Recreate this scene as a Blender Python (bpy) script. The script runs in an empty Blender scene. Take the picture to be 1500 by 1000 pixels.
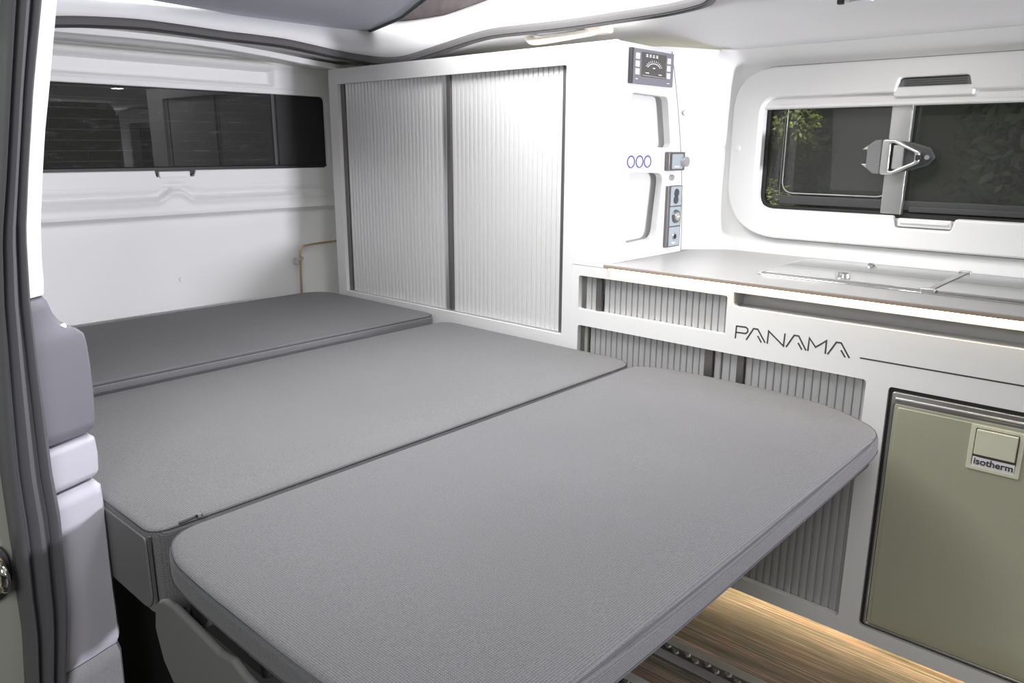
import bpy, bmesh, math, random
from mathutils import Vector, Matrix
random.seed(7)
COL = bpy.context.scene.collection

# ------------------------------------------------------------------ materials
def nmat(name, color, rough=.5, metal=0., spec=.5, bump=None, vary=None, coat=0.):
    """bump=(kind, scale, strength, distance); vary=(scale, amount)"""
    m = bpy.data.materials.new(name); m.use_nodes = True
    nt = m.node_tree; b = nt.nodes['Principled BSDF']
    b.inputs['Base Color'].default_value = (*color, 1)
    b.inputs['Roughness'].default_value = rough
    b.inputs['Metallic'].default_value = metal
    b.inputs['Specular IOR Level'].default_value = spec
    b.inputs['Coat Weight'].default_value = coat
    tc = nt.nodes.new('ShaderNodeTexCoord')
    if vary:
        n = nt.nodes.new('ShaderNodeTexNoise'); n.inputs['Scale'].default_value = vary[0]; n.inputs['Detail'].default_value = 4
        nt.links.new(tc.outputs['Object'], n.inputs['Vector'])
        r = nt.nodes.new('ShaderNodeMapRange')
        r.inputs['From Min'].default_value = .3; r.inputs['From Max'].default_value = .7
        r.inputs['To Min'].default_value = 1 - vary[1]; r.inputs['To Max'].default_value = 1 + vary[1]
        nt.links.new(n.outputs['Fac'], r.inputs['Value'])
        v = nt.nodes.new('ShaderNodeVectorMath'); v.operation = 'SCALE'
        v.inputs[0].default_value = color; nt.links.new(r.outputs[0], v.inputs['Scale'])
        nt.links.new(v.outputs[0], b.inputs['Base Color'])
    if bump:
        n = nt.nodes.new('ShaderNodeTexNoise'); n.inputs['Scale'].default_value = bump[0]; n.inputs['Detail'].default_value = 3
        nt.links.new(tc.outputs['Object'], n.inputs['Vector'])
        bp = nt.nodes.new('ShaderNodeBump'); bp.inputs['Strength'].default_value = bump[1]; bp.inputs['Distance'].default_value = bump[2]
        nt.links.new(n.outputs['Fac'], bp.inputs['Height']); nt.links.new(bp.outputs[0], b.inputs['Normal'])
    return m

def fabric(name, color, pitch=.0030, amp=.34, rough=.9):
    """woven cloth: two crossed thread directions give colour and relief, with a little loose speckle"""
    m = bpy.data.materials.new(name); m.use_nodes = True
    nt = m.node_tree; N = nt.nodes.new; l = nt.links.new; b = nt.nodes['Principled BSDF']
    b.inputs['Roughness'].default_value = rough; b.inputs['Specular IOR Level'].default_value = .2
    b.inputs['Sheen Weight'].default_value = .15
    tc = N('ShaderNodeTexCoord')
    sp_ = N('ShaderNodeSeparateXYZ'); l(tc.outputs['Object'], sp_.inputs[0])
    def add(a, c):
        q = N('ShaderNodeMath'); q.operation = 'ADD'; l(a, q.inputs[0]); l(c, q.inputs[1]); return q.outputs[0]
    cb = N('ShaderNodeCombineXYZ'); l(add(sp_.outputs[0], sp_.outputs[2]), cb.inputs[0]); l(add(sp_.outputs[1], sp_.outputs[2]), cb.inputs[1])
    hs = []
    for d, ph in (('X', 0), ('Y', 1)):
        w = N('ShaderNodeTexWave'); w.wave_type = 'BANDS'; w.bands_direction = d
        w.inputs['Scale'].default_value = .314 / pitch; w.inputs['Distortion'].default_value = .6
        w.inputs['Detail'].default_value = 1; l(cb.outputs[0], w.inputs['Vector']); hs.append(w)
    ad = N('ShaderNodeMath'); ad.operation = 'MULTIPLY'; l(hs[0].outputs['Fac'], ad.inputs[0]); l(hs[1].outputs['Fac'], ad.inputs[1])
    n = N('ShaderNodeTexNoise'); n.inputs['Scale'].default_value = 420; n.inputs['Detail'].default_value = 2
    l(tc.outputs['Object'], n.inputs['Vector'])
    big = N('ShaderNodeTexNoise'); big.inputs['Scale'].default_value = 3; l(tc.outputs['Object'], big.inputs['Vector'])
    mx = N('ShaderNodeMath'); mx.operation = 'ADD'; l(ad.outputs[0], mx.inputs[0]); l(n.outputs['Fac'], mx.inputs[1])
    mx2 = N('ShaderNodeMath'); mx2.operation = 'MULTIPLY_ADD'; l(big.outputs['Fac'], mx2.inputs[0]); mx2.inputs[1].default_value = .25; l(mx.outputs[0], mx2.inputs[2])
    r = N('ShaderNodeMapRange'); r.inputs['From Min'].default_value = .45; r.inputs['From Max'].default_value = 1.35
    r.inputs['To Min'].default_value = 1 - amp; r.inputs['To Max'].default_value = 1 + amp
    l(mx2.outputs[0], r.inputs['Value'])
    v = N('ShaderNodeVectorMath'); v.operation = 'SCALE'; v.inputs[0].default_value = color; l(r.outputs[0], v.inputs['Scale'])
    l(v.outputs[0], b.inputs['Base Color'])
    bp = N('ShaderNodeBump'); bp.inputs['Strength'].default_value = .5; bp.inputs['Distance'].default_value = .0006
    l(mx.outputs[0], bp.inputs['Height']); l(bp.outputs[0], b.inputs['Normal'])
    return m

def glassmat(name, tint, haze=(.1, .1, .1), hazef=.1, streaks=False, refl=.8):
    """tinted pane: see-through, mirror reflections, flat grey film painted in for hazy reflections (with wipe scratches and heater wires)"""
    m = bpy.data.materials.new(name); m.use_nodes = True
    nt = m.node_tree; N = nt.nodes.new; l = nt.links.new
    for n in list(nt.nodes):
        if n.type != 'OUTPUT_MATERIAL': nt.nodes.remove(n)
    out = [n for n in nt.nodes if n.type == 'OUTPUT_MATERIAL'][0]
    tr = N('ShaderNodeBsdfTransparent'); tr.inputs[0].default_value = (*tint, 1)
    gl = N('ShaderNodeBsdfGlossy'); gl.inputs['Roughness'].default_value = .015
    gl.inputs[0].default_value = (refl, refl, refl, 1)
    fr = N('ShaderNodeFresnel'); fr.inputs[0].default_value = 1.5
    mix = N('ShaderNodeMixShader'); l(fr.outputs[0], mix.inputs[0]); l(tr.outputs[0], mix.inputs[1]); l(gl.outputs[0], mix.inputs[2])
    df = N('ShaderNodeBsdfDiffuse'); df.inputs[0].default_value = (*haze, 1)
    mix2 = N('ShaderNodeMixShader'); l(mix.outputs[0], mix2.inputs[1]); l(df.outputs[0], mix2.inputs[2])
    mix2.inputs[0].default_value = hazef
    if streaks:
        tc = N('ShaderNodeTexCoord')
        def wires(direction, pitch, lo):
            w = N('ShaderNodeTexWave'); w.bands_direction = direction; w.inputs['Scale'].default_value = .314 / pitch
            w.inputs['Distortion'].default_value = .3; w.inputs['Detail'].default_value = 2; w.inputs['Detail Scale'].default_value = .4
            l(tc.outputs['Object'], w.inputs['Vector'])
            q = N('ShaderNodeMapRange'); q.inputs['From Min'].default_value = lo; q.inputs['From Max'].default_value = 1
            l(w.outputs['Fac'], q.inputs['Value']); return q
        a = wires('Z', .03, .985); c = wires('Y', .0085, .8)
        n = N('ShaderNodeTexNoise'); n.inputs['Scale'].default_value = 9; n.inputs['Detail'].default_value = 8; n.inputs['Roughness'].default_value = .75
        mp = N('ShaderNodeMapping'); mp.inputs['Scale'].default_value = (1, 1, 5); l(tc.outputs['Object'], mp.inputs[0]); l(mp.outputs[0], n.inputs['Vector'])
        q = N('ShaderNodeMapRange'); q.inputs['From Min'].default_value = .56; q.inputs['From Max'].default_value = .8; l(n.outputs['Fac'], q.inputs['Value'])
        s1 = N('ShaderNodeMath'); s1.operation = 'MULTIPLY_ADD'; l(a.outputs[0], s1.inputs[0]); s1.inputs[1].default_value = .12; s1.inputs[2].default_value = hazef
        s2 = N('ShaderNodeMath'); s2.operation = 'MULTIPLY_ADD'; l(c.outputs[0], s2.inputs[0]); s2.inputs[1].default_value = .035; l(s1.outputs[0], s2.inputs[2])
        s3 = N('ShaderNodeMath'); s3.operation = 'MULTIPLY_ADD'; l(q.outputs[0], s3.inputs[0]); s3.inputs[1].default_value = .32; l(s2.outputs[0], s3.inputs[2])
        l(s3.outputs[0], mix2.inputs[0])
    l(mix2.outputs[0], out.inputs[0])
    return m

def emis(name, color, strength):
    m = bpy.data.materials.new(name); m.use_nodes = True
    b = m.node_tree.nodes['Principled BSDF']
    b.inputs['Base Color'].default_value = (*color, 1)
    b.inputs['Emission Color'].default_value = (*color, 1); b.inputs['Emission Strength'].default_value = strength
    return m

def floormat():
    m = bpy.data.materials.new('striped_vinyl'); m.use_nodes = True
    nt = m.node_tree; N = nt.nodes.new; l = nt.links.new; b = nt.nodes['Principled BSDF']
    tc = N('ShaderNodeTexCoord')
    def noise(sc, scale, det):
        mp = N('ShaderNodeMapping'); mp.inputs['Scale'].default_value = sc; l(tc.outputs['Object'], mp.inputs[0])
        n = N('ShaderNodeTexNoise'); n.inputs['Scale'].default_value = scale; n.inputs['Detail'].default_value = det
        n.inputs['Roughness'].default_value = .7; l(mp.outputs[0], n.inputs['Vector']); return n
    a = noise((.45, 42, 1), 5, 6); c = noise((1.2, 9, 1), 4, 3)
    cr = N('ShaderNodeValToRGB'); e = cr.color_ramp.elements
    e[0].position = .34; e[0].color = (.010, .008, .008, 1); e[1].position = .68; e[1].color = (.42, .39, .37, 1)
    for p, col in ((.43, (.07, .055, .042, 1)), (.50, (.12, .092, .078, 1)), (.57, (.21, .165, .14, 1))):
        k = e.new(p); k.color = col
    l(a.outputs['Fac'], cr.inputs[0])
    cr2 = N('ShaderNodeValToRGB'); e = cr2.color_ramp.elements
    e[0].position = .38; e[0].color = (.24, .33, .22, 1); e[1].position = .62; e[1].color = (1, .80, .72, 1)
    l(c.outputs['Fac'], cr2.inputs[0])
    mx = N('ShaderNodeMix'); mx.data_type = 'RGBA'; mx.blend_type = 'MULTIPLY'; mx.inputs[0].default_value = .8
    l(cr.outputs[0], mx.inputs[6]); l(cr2.outputs[0], mx.inputs[7]); l(mx.outputs[2], b.inputs['Base Color'])
    b.inputs['Roughness'].default_value = .6
    bp = N('ShaderNodeBump'); bp.inputs['Strength'].default_value = .3; bp.inputs['Distance'].default_value = .001
    l(a.outputs['Fac'], bp.inputs['Height']); l(bp.outputs[0], b.inputs['Normal'])
    return m

M = dict(
    white=nmat('white_laminate', (.76, .76, .755), .42, spec=.4, bump=(900, .12, .0004)),
    wall=nmat('white_moulded_plastic', (.83, .83, .825), .5, spec=.35, bump=(500, .1, .0004)),
    head=nmat('white_headliner', (.88, .875, .868), .85, spec=.2, bump=(700, .25, .0006)),
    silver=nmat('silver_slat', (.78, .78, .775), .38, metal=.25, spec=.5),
    silver_shade=nmat('silver_slat_shade', (.50, .50, .50), .4, metal=.25, spec=.5),  # darker copy of the slat silver, shade below the worktop put into colour
    stile=nmat('dark_aluminium', (.20, .19, .185), .35, metal=.7),
    alu=nmat('aluminium', (.62, .62, .62), .3, metal=.9),
    steel=nmat('brushed_steel', (.56, .56, .55), .28, metal=.85, bump=(300, .05, .0003)),
    chrome=nmat('chrome', (.8, .8, .8), .12, metal=1),
    dark=nmat('black_plastic', (.018, .018, .018), .5),
    dgrey=nmat('dark_grey_plastic', (.06, .06, .062), .45),
    mgrey=nmat('mid_grey_plastic', (.20, .20, .205), .55, bump=(900, .3, .0005), vary=(300, .08)),
    pillar=nmat('slate_grey_grained_plastic', (.17, .168, .195), .5, bump=(700, .4, .0006)),
    pillarl=nmat('pale_grey_grained_plastic', (.50, .49, .55), .5, bump=(700, .3, .0005)),
    cover=nmat('warm_grey_grained_plastic', (.17, .17, .168), .6, bump=(900, .4, .0005)),
    rubber=nmat('grey_rubber', (.10, .10, .108), .42, bump=(500, .3, .0006)),
    felt=nmat('grey_felt_edging', (.13, .125, .125), .8, bump=(900, .7, .001)),
    worktop=nmat('grey_worktop', (.34, .337, .33), .33, spec=.5, vary=(350, .03)),
    edge=nmat('brown_edge_band', (.33, .26, .20), .5),
    fridge=nmat('champagne_fridge_metal', (.62, .62, .47), .34, metal=.5),
    fridge_plate=nmat('beige_fridge_latch', (.62, .61, .48), .4),
    letter=nmat('dark_inlay', (.055, .05, .045), .5),
    cloth=fabric('grey_woven_cloth', (.132, .132, .139)),
    cloth2=fabric('grey_woven_cloth_side', (.14, .14, .145), .0032, .4),
    vinyl=nmat('grey_seat_vinyl', (.15, .15, .15), .55, bump=(400, .2, .0006)),
    seam=nmat('dark_seam', (.07, .07, .08), .8),
    roofcloth=fabric('lavender_grey_cloth', (.44, .45, .52), .0035, .25),
    canvas=nmat('brown_canvas', (.14, .12, .12), .8, vary=(20, .2)),
    body=nmat('olive_grey_paint', (.32, .33, .29), .35, coat=.4),
    brass=nmat('brass_rod', (.55, .42, .28), .3, metal=.8),
    black=nmat('black_metal', (.012, .012, .012), .45),
    handle=nmat('cream_plastic', (.72, .68, .60), .4),
    blue=nmat('blue_print', (.10, .11, .42), .6),
    lilac=nmat('pale_lilac_button', (.78, .78, .92), .4),
    panelg=nmat('grey_panel_face', (.22, .22, .25), .35),
    socket=nmat('blue_grey_socket', (.38, .44, .48), .35),
    whitemark=nmat('white_print', (.85, .85, .88), .5),
    glass_r=glassmat('tinted_tailgate_glass', (.22, .23, .22), (.30, .30, .30), .06, True),
    glass_s=glassmat('tinted_side_glass', (.34, .36, .33), (.36, .36, .36), .12),
    leaf=nmat('leaf_green', (.17, .19, .06), .6, vary=(6, .4)),
    leafd=nmat('leaf_dark', (.035, .045, .025), .6, vary=(5, .4)),
    bark=nmat('bark', (.08, .06, .045), .9),
    ground=nmat('asphalt', (.04, .04, .042), .9, vary=(8, .3)),
    floor=floormat(),
)

# ------------------------------------------------------------------ builders
def link(name, me, mat, parent=None, loc=None):
    o = bpy.data.objects.new(name, me); COL.objects.link(o)
    if mat is not None and not me.materials: me.materials.append(M[mat] if isinstance(mat, str) else mat)
    if parent: o.parent = parent
    if loc: o.location = loc
    return o
def smooth(me, ang=40):
    for p in me.polygons: p.use_smooth = True
    try: me.set_sharp_from_angle(angle=math.radians(ang))
    except Exception: pass
def tag(o, label=None, cat=None, group=None, kind=None):
    if label: o['label'] = label
    if cat: o['category'] = cat
    if group: o['group'] = group
    if kind: o['kind'] = kind
    return o
def empty(name, loc, label, cat, group=None):
    o = bpy.data.objects.new(name, None); COL.objects.link(o); o.location = loc; o.empty_display_size = .05
    OR[o.name] = Vector(loc); return tag(o, label, cat, group)
OR = {}
def off(parent): return OR.get(parent.name, Vector((0, 0, 0))) if parent else Vector((0, 0, 0))
def fin(name, bm, mat, parent=None, ang=40, bevel=0, seg=2, sm=True):
    """bm is in world coordinates; shift so that it sits right under its parent"""
    d = off(parent)
    if d.length: bmesh.ops.translate(bm, vec=-d, verts=bm.verts)
    bmesh.ops.recalc_face_normals(bm, faces=bm.faces)
    me = bpy.data.meshes.new(name); bm.to_mesh(me); bm.free()
    if sm: smooth(me, ang)
    o = link(name, me, mat, parent); OR[o.name] = d
    if bevel:
        b = o.modifiers.new('b', 'BEVEL'); b.width = bevel; b.segments = seg; b.limit_method = 'ANGLE'; b.angle_limit = math.radians(40)
        o.modifiers.new('w', 'WEIGHTED_NORMAL')
    return o
def bx(bm, x0, x1, y0, y1, z0, z1):
    r = bmesh.ops.create_cube(bm, size=1)
    for v in r['verts']:
        v.co = Vector(((x0 + x1) / 2 + v.co.x * (x1 - x0), (y0 + y1) / 2 + v.co.y * (y1 - y0), (z0 + z1) / 2 + v.co.z * (z1 - z0)))
    return r['verts']
def box(name, x0, x1, y0, y1, z0, z1, mat, parent=None, bevel=.002):
    bm = bmesh.new(); bx(bm, x0, x1, y0, y1, z0, z1); return fin(name, bm, mat, parent, bevel=bevel)
def rpoly(pts, r, n=7):
    """polygon with rounded corners; r a number or one per corner"""
    out = []; N = len(pts)
    for i, p in enumerate(pts):
        ri = r[i] if isinstance(r, (list, tuple)) else r
        P = Vector(p[:2]); a = Vector(pts[i - 1][:2]) - P; b = Vector(pts[(i + 1) % N][:2]) - P
        if ri <= 0: out.append(tuple(P)); continue
        ang = a.angle(b); t = min(ri / math.tan(ang / 2), a.length * .49, b.length * .49)
        A = P + a.normalized() * t; B = P + b.normalized() * t
        for k in range(n + 1):
            s = k / n; q = A * (1 - s) ** 2 + P * 2 * s * (1 - s) * .92 + B * s ** 2 + (A + B) / 2 * 2 * s * (1 - s) * .08
            out.append((q.x, q.y))
    return out
def rrect(u0, u1, v0, v1, r, n=7): return rpoly([(u0, v0), (u1, v0), (u1, v1), (u0, v1)], r, n)
def circ(u, v, r, n=24, rv=None): return [(u + r * math.cos(6.28318 * k / n), v + (rv or r) * math.sin(6.28318 * k / n)) for k in range(n)]
def catmull(pts, n=6, closed=False):
    P = [Vector(p) for p in pts]; N = len(P); out = []
    for i in range(N if closed else N - 1):
        g = (lambda k: P[k % N]) if closed else (lambda k: P[max(0, min(N - 1, k))])
        p0, p1, p2, p3 = g(i - 1), g(i), g(i + 1), g(i + 2)
        for k in range(n):
            t = k / n
            out.append(.5 * ((2 * p1) + (p2 - p0) * t + (2 * p0 - 5 * p1 + 4 * p2 - p3) * t * t + (3 * p1 - p0 - 3 * p2 + p3) * t ** 3))
    if not closed: out.append(P[-1])
    return out
MAPS = {'Y': Matrix(((1, 0, 0), (0, 0, -1), (0, 1, 0))), 'X': Matrix(((0, 0, 1), (1, 0, 0), (0, 1, 0))), 'Z': Matrix.Identity(3)}
def plate(name, outs, plane, pos, thick, mat, parent=None, bevel=.001, res=2, M3=None, org=None):
    """solid sheet with rounded edges; outs = outer outline followed by holes in the plane's own 2D axes.
    plane 'Y': (X,Z), front face at y=pos looking to -Y; 'X': (Y,Z), front at x=pos looking +X; 'Z': (X,Y), top at z=pos"""
    cu = bpy.data.curves.new(name, 'CURVE'); cu.dimensions = '2D'; cu.fill_mode = 'BOTH'
    bevel = min(bevel, thick * .49)
    cu.extrude = thick / 2 - bevel; cu.bevel_depth = bevel; cu.bevel_resolution = res; cu.offset = -bevel
    for o in outs:
        s = cu.splines.new('POLY'); s.points.add(len(o) - 1)
        for i, p in enumerate(o): s.points[i].co = (p[0], p[1], 0, 1)
        s.use_cyclic_u = True
    ob = bpy.data.objects.new('tmp', cu); COL.objects.link(ob)
    dg = bpy.context.evaluated_depsgraph_get(); dg.update()
    me = bpy.data.meshes.new_from_object(ob.evaluated_get(dg)); bpy.data.objects.remove(ob); bpy.data.curves.remove(cu)
    bm = bmesh.new(); bm.from_mesh(me); bpy.data.meshes.remove(me)
    bmesh.ops.remove_doubles(bm, verts=bm.verts, dist=1e-5)
    bmesh.ops.translate(bm, vec=(0, 0, -thick / 2), verts=bm.verts)
    R3 = M3 or MAPS[plane]
    bmesh.ops.transform(bm, matrix=R3.to_4x4(), verts=bm.verts)
    if org is None: org = {'Y': (0, pos, 0), 'X': (pos, 0, 0), 'Z': (0, 0, pos)}[plane]
    bmesh.ops.translate(bm, vec=org, verts=bm.verts)
    for f in bm.faces: f.material_index = 0
    o = fin(name, bm, mat, parent, ang=50); o.modifiers.new('w', 'WEIGHTED_NORMAL').keep_sharp = True
    return o
def loft(name, rows, mat, parent=None, closed_u=False, thick=0, ang=50, flip=False):
    """surface through rows of equal length; thick gives it real thickness"""
    bm = bmesh.new(); V = [[bm.verts.new(p) for p in r] for r in rows]
    for i in range(len(V) - 1):
        n = len(V[i])
        for j in range(n if closed_u else n - 1):
            bm.faces.new((V[i][j], V[i][(j + 1) % n], V[i + 1][(j + 1) % n], V[i + 1][j]))
    o = fin(name, bm, mat, parent, ang)
    if thick:
        s = o.modifiers.new('s', 'SOLIDIFY'); s.thickness = thick; s.offset = -1 if not flip else 1
    return o
def sweep(bm, path, prof, closed=False, up=Vector((0, 0, 1)), capped=True):
    """prof: list of (side, up) points, closed section swept along the path"""
    P = [Vector(p) for p in path]; N = len(P); rings = []
    for i in range(N):
        a = P[(i - 1) % N] if (closed or i > 0) else P[0]; b = P[(i + 1) % N] if (closed or i < N - 1) else P[-1]
        t = (b - a).normalized(); s = t.cross(up).normalized() if abs(t.dot(up)) < .98 else t.cross(Vector((0, 1, 0))).normalized(); u = s.cross(t)
        rings.append([bm.verts.new(P[i] + s * c[0] + u * c[1]) for c in prof])
    m = len(prof)
    for i in range(N if closed else N - 1):
        for j in range(m):
            bm.faces.new((rings[i][j], rings[i][(j + 1) % m], rings[(i + 1) % N][(j + 1) % m], rings[(i + 1) % N][j]))
    if not closed and capped:
        bm.faces.new(rings[0]); bm.faces.new(list(reversed(rings[-1])))
def tube(name, path, r, mat, parent=None, n=10, closed=False, up=Vector((0, 0, 1))):
    bm = bmesh.new(); sweep(bm, path, circ(0, 0, r, n), closed, up); return fin(name, bm, mat, parent, 60)
def disc(name, c, r, h, axis, mat, parent=None, seg=28, r2=None):
    bm = bmesh.new(); g = bmesh.ops.create_cone(bm, cap_ends=True, segments=seg, radius1=r, radius2=r2 if r2 is not None else r * .93, depth=h)
    R = {'Z': Matrix.Identity(4), 'Y': Matrix.Rotation(math.radians(90), 4, 'X'), 'X': Matrix.Rotation(math.radians(90), 4, 'Y'), '-Z': Matrix.Rotation(math.pi, 4, 'X')}[axis]
    bmesh.ops.transform(bm, matrix=R, verts=bm.verts); bmesh.ops.translate(bm, vec=c, verts=bm.verts)
    return fin(name, bm, mat, parent, 35)
def strokes(name, lines, w, plane, pos, thick, mat, parent=None):
    """letter drawn by even-width bars with joined corners"""
    bm = bmesh.new(); R3 = MAPS[plane]
    org = Vector({'Y': (0, pos, 0), 'X': (pos, 0, 0)}[plane])
    for ln in lines:
        P = [Vector(p) for p in ln]; N = len(P); Lf = []; Rt = []
        for i in range(N):
            d1 = (P[i] - P[i - 1]).normalized() if i > 0 else None; d2 = (P[i + 1] - P[i]).normalized() if i < N - 1 else None
            d = d1 if d2 is None else d2 if d1 is None else (d1 + d2).normalized()
            n = Vector((-d.y, d.x)); k = 1 / max(.45, n.dot(Vector((-(d1 or d).y, (d1 or d).x))))
            Lf.append(P[i] + n * w / 2 * k); Rt.append(P[i] - n * w / 2 * k)
        for i in range(N - 1):
            q = [Lf[i], Lf[i + 1], Rt[i + 1], Rt[i]]
            top = [bm.verts.new(R3 @ Vector((a.x, a.y, 0)) + org) for a in q]; bot = [bm.verts.new(R3 @ Vector((a.x, a.y, -thick)) + org) for a in q]
            bm.faces.new(top); bm.faces.new(bot[::-1])
            for k in range(4): bm.faces.new((top[k], top[(k + 1) % 4], bot[(k + 1) % 4], bot[k]))
    return fin(name, bm, mat, parent, sm=False)
def tambour(name, x0, x1, z0, z1, y, pitch, mat, parent, depth=.0050, gap=.0026):
    """roller door: one sheet of vertical slats, domed, with a fine groove between neighbours"""
    n = max(1, round((x1 - x0) / pitch)); p = (x1 - x0) / n; prof = []
    for i in range(n):
        a = x0 + i * p
        prof += [(a, y + depth), (a + gap * .5, y + depth), (a + gap, y + .0007), (a + p * .3, y), (a + p * .7, y), (a + p - gap * .5, y + .0007)]
    prof.append((x1, y + depth))
    bm = bmesh.new(); rows = [[bm.verts.new((a, b, z)) for a, b in prof] for z in (z0, z1)]
    back = [[bm.verts.new((a, y + depth + .004, z)) for a in (x0, x1)] for z in (z0, z1)]
    for j in range(len(prof) - 1): bm.faces.new((rows[0][j], rows[0][j + 1], rows[1][j + 1], rows[1][j]))
    bm.faces.new((back[0][0], back[0][1], back[1][1], back[1][0]))
    for k in (0, 1): bm.faces.new(rows[k] + [back[k][1], back[k][0]])
    bm.faces.new((rows[0][0], rows[1][0], back[1][0], back[0][0])); bm.faces.new((rows[0][-1], rows[1][-1], back[1][1], back[0][1]))
    return fin(name, bm, mat, parent, 25)
def cushion(name, outline, ztop, zbot, r, mat, parent=None, crown=.004, seamz=None):
    """upholstered slab: rings shrink towards top and bottom for soft edges; grid-less crowned top"""
    P = [Vector(p[:2]) for p in outline]; N = len(P); c = sum(P, Vector((0, 0))) / N
    area = sum(P[i].x * P[(i + 1) % N].y - P[(i + 1) % N].x * P[i].y for i in range(N)); sg = 1 if area > 0 else -1
    nr = []
    for i in range(N):
        d = (P[(i + 1) % N] - P[i - 1]).normalized(); nr.append(Vector((-d.y, d.x)) * sg)
    rings = []
    k = 5; rb = r * .8
    for s in range(k + 1):
        a = s / k * math.pi / 2; rings.append((rb * (1 - math.sin(a)), zbot + rb * (1 - math.cos(a))))
    for s in range(k + 1):
        a = s / k * math.pi / 2; rings.append((r * (1 - math.cos(a)), ztop - r + r * math.sin(a)))
    bm = bmesh.new(); V = []
    for ins, z in rings: V.append([bm.verts.new((P[i].x + nr[i].x * ins, P[i].y + nr[i].y * ins, z)) for i in range(N)])
    for a in range(len(V) - 1):
        for i in range(N): bm.faces.new((V[a][i], V[a][(i + 1) % N], V[a + 1][(i + 1) % N], V[a + 1][i]))
    last = [v.co.copy() for v in V[-1]]
    for f, zz in ((.04, .3), (.12, .6), (.3, .85), (.55, 1)):
        V.append([bm.verts.new((q.x + (c.x - q.x) * f, q.y + (c.y - q.y) * f, ztop + crown * zz)) for q in last])
        a = len(V) - 2
        for i in range(N): bm.faces.new((V[a][i], V[a][(i + 1) % N], V[a + 1][(i + 1) % N], V[a + 1][i]))
    cv = bm.verts.new((c.x, c.y, ztop + crown))
    for i in range(N): bm.faces.new((V[-1][i], V[-1][(i + 1) % N], cv))
    bm.faces.new(V[0][::-1])
    return fin(name, bm, mat, parent, 60)
def inset(outline, d):
    P = [Vector(p[:2]) for p in outline]; N = len(P)
    area = sum(P[i].x * P[(i + 1) % N].y - P[(i + 1) % N].x * P[i].y for i in range(N)); sg = 1 if area > 0 else -1
    out = []
    for i in range(N):
        t = (P[(i + 1) % N] - P[i - 1]).normalized(); out.append(P[i] + Vector((-t.y, t.x)) * sg * d)
    return out

def S(o, kind='structure'): o['kind'] = kind; return o
V3 = Vector
# ================================================================== FLOOR
S(box('floor', -2.44, .5, -1.36, .52, -.03, 0, 'floor', bevel=0))
S(box('ground', -9, 6, -6, 12, -.5, -.45, 'ground', bevel=0))

# ================================================================== TAILGATE WALL (x = -2.45)
def gx_low(y, z):
    """relief of the tailgate lining below its window"""
    x = -2.45
    def st(a, b, v): t = max(0, min(1, (v - a) / (b - a))); return t * t * (3 - 2 * t)
    bump = .028 * math.exp(-abs((y + .525) / .040) ** 3)
    zg = .955 + bump
    x -= .020 * (1 - st(.884, .898, z))                      # sheet below the ledge sits back
    x += .007 * math.exp(-((z - .9) / .006) ** 2)
    x -= .013 * (math.exp(-((z - zg - .005) / .009) ** 2))   # pressed groove with its bump
    x += .009 * math.exp(-((z - zg + .014) / .010) ** 2)
    x += .05 * (max(0, .62 - z) / .2) ** 2 * .2
    return x
def gx_up(y, z):
    x = -2.45
    def st(a, b, v): t = max(0, min(1, (v - a) / (b - a))); return t * t * (3 - 2 * t)
    m = (1 - st(-.165, -.145, y))
    x -= .022 * m * st(1.306, 1.314, z) * (1 - st(1.352, 1.362, z))
    x += .012 * math.exp(-((z - 1.372) / .009) ** 2)
    x -= .02 * st(1.38, 1.392, z)
    return x
ys = [-1.35 + .05 * i for i in range(11)] + [-.80 + .006 * i for i in range(160)] + [.20, .35, .55]
zs = [.03, .3, .5] + [.54 + .006 * i for i in range(80)] + [1.016]
wr = S(loft('wall_rear', [[V3((gx_low(y, z), y, z)) for y in ys] for z in zs], 'wall'))
zs = [1.30 + .004 * i for i in range(26)]
S(loft('wall_rear', [[V3((gx_up(y, z), y, z)) for y in ys] for z in zs], 'wall', wr))
# window band with rounded opening and a notch for the blind grip
hole = rpoly([(-1.27, 1.036), (-.583, 1.036), (-.583, 1.030), (-.575, .9975), (-.470, .9975), (-.455, 1.030), (-.455, 1.036), (.052, 1.036), (.052, 1.282), (-1.27, 1.282)],
             [.02, .004, .004, .008, .008, .004, .004, .018, .018, .02], 5)
S(plate('wall_rear', [[(-1.35, .985), (.55, .985), (.55, 1.301), (-1.35, 1.301)], hole], 'X', -2.4495, .02, 'wall', wr, bevel=.004, res=3))
wn = S(plate('window_1', [rrect(-1.29, .075, 1.02, 1.30, .02)], 'X', -2.474, .005, 'glass_r', bevel=.0005))
wn['label'] = 'long dark tinted tailgate window with fine heater wires and scratches'
S(box('window_seal', -2.472, -2.46, -1.28, .07, 1.022, 1.047, 'dark', wn, .003))
for yy in (-.155,): S(box('window_seal', -2.4736, -2.470, yy, yy + .012, 1.045, 1.29, 'dgrey', wn, .001))
S(box('window_border', -2.4737, -2.4722, -.135, .06, 1.045, 1.29, 'dark', wn, 0))
g = box('blind_grip', -2.466, -2.4515, -.571, -.472, 1.000, 1.033, 'wall', bevel=.003)
tag(g, 'small white blind pull in the notch below the tailgate window', 'blind handle')
OR[g.name] = V3((0, 0, 0))
box('grip_rail', -2.4515, -2.447, -.570, -.488, 1.012, 1.017, 'wall', g, .001)
def cap(name, c, axis, label, rz=0):
    o = disc(name, (0, 0, 0), .008, .004, axis, 'wall'); o.location = c; o.rotation_euler = (0, 0, rz); tag(o, label, 'screw cap'); OR[o.name] = V3((0, 0, 0))
    d = {'X': V3((.0022, 0, 0)), 'Y': V3((0, -.0022, 0))}[axis]
    disc('cap_dimple', d, .0042, .0015, axis, 'head', o); return o
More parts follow.
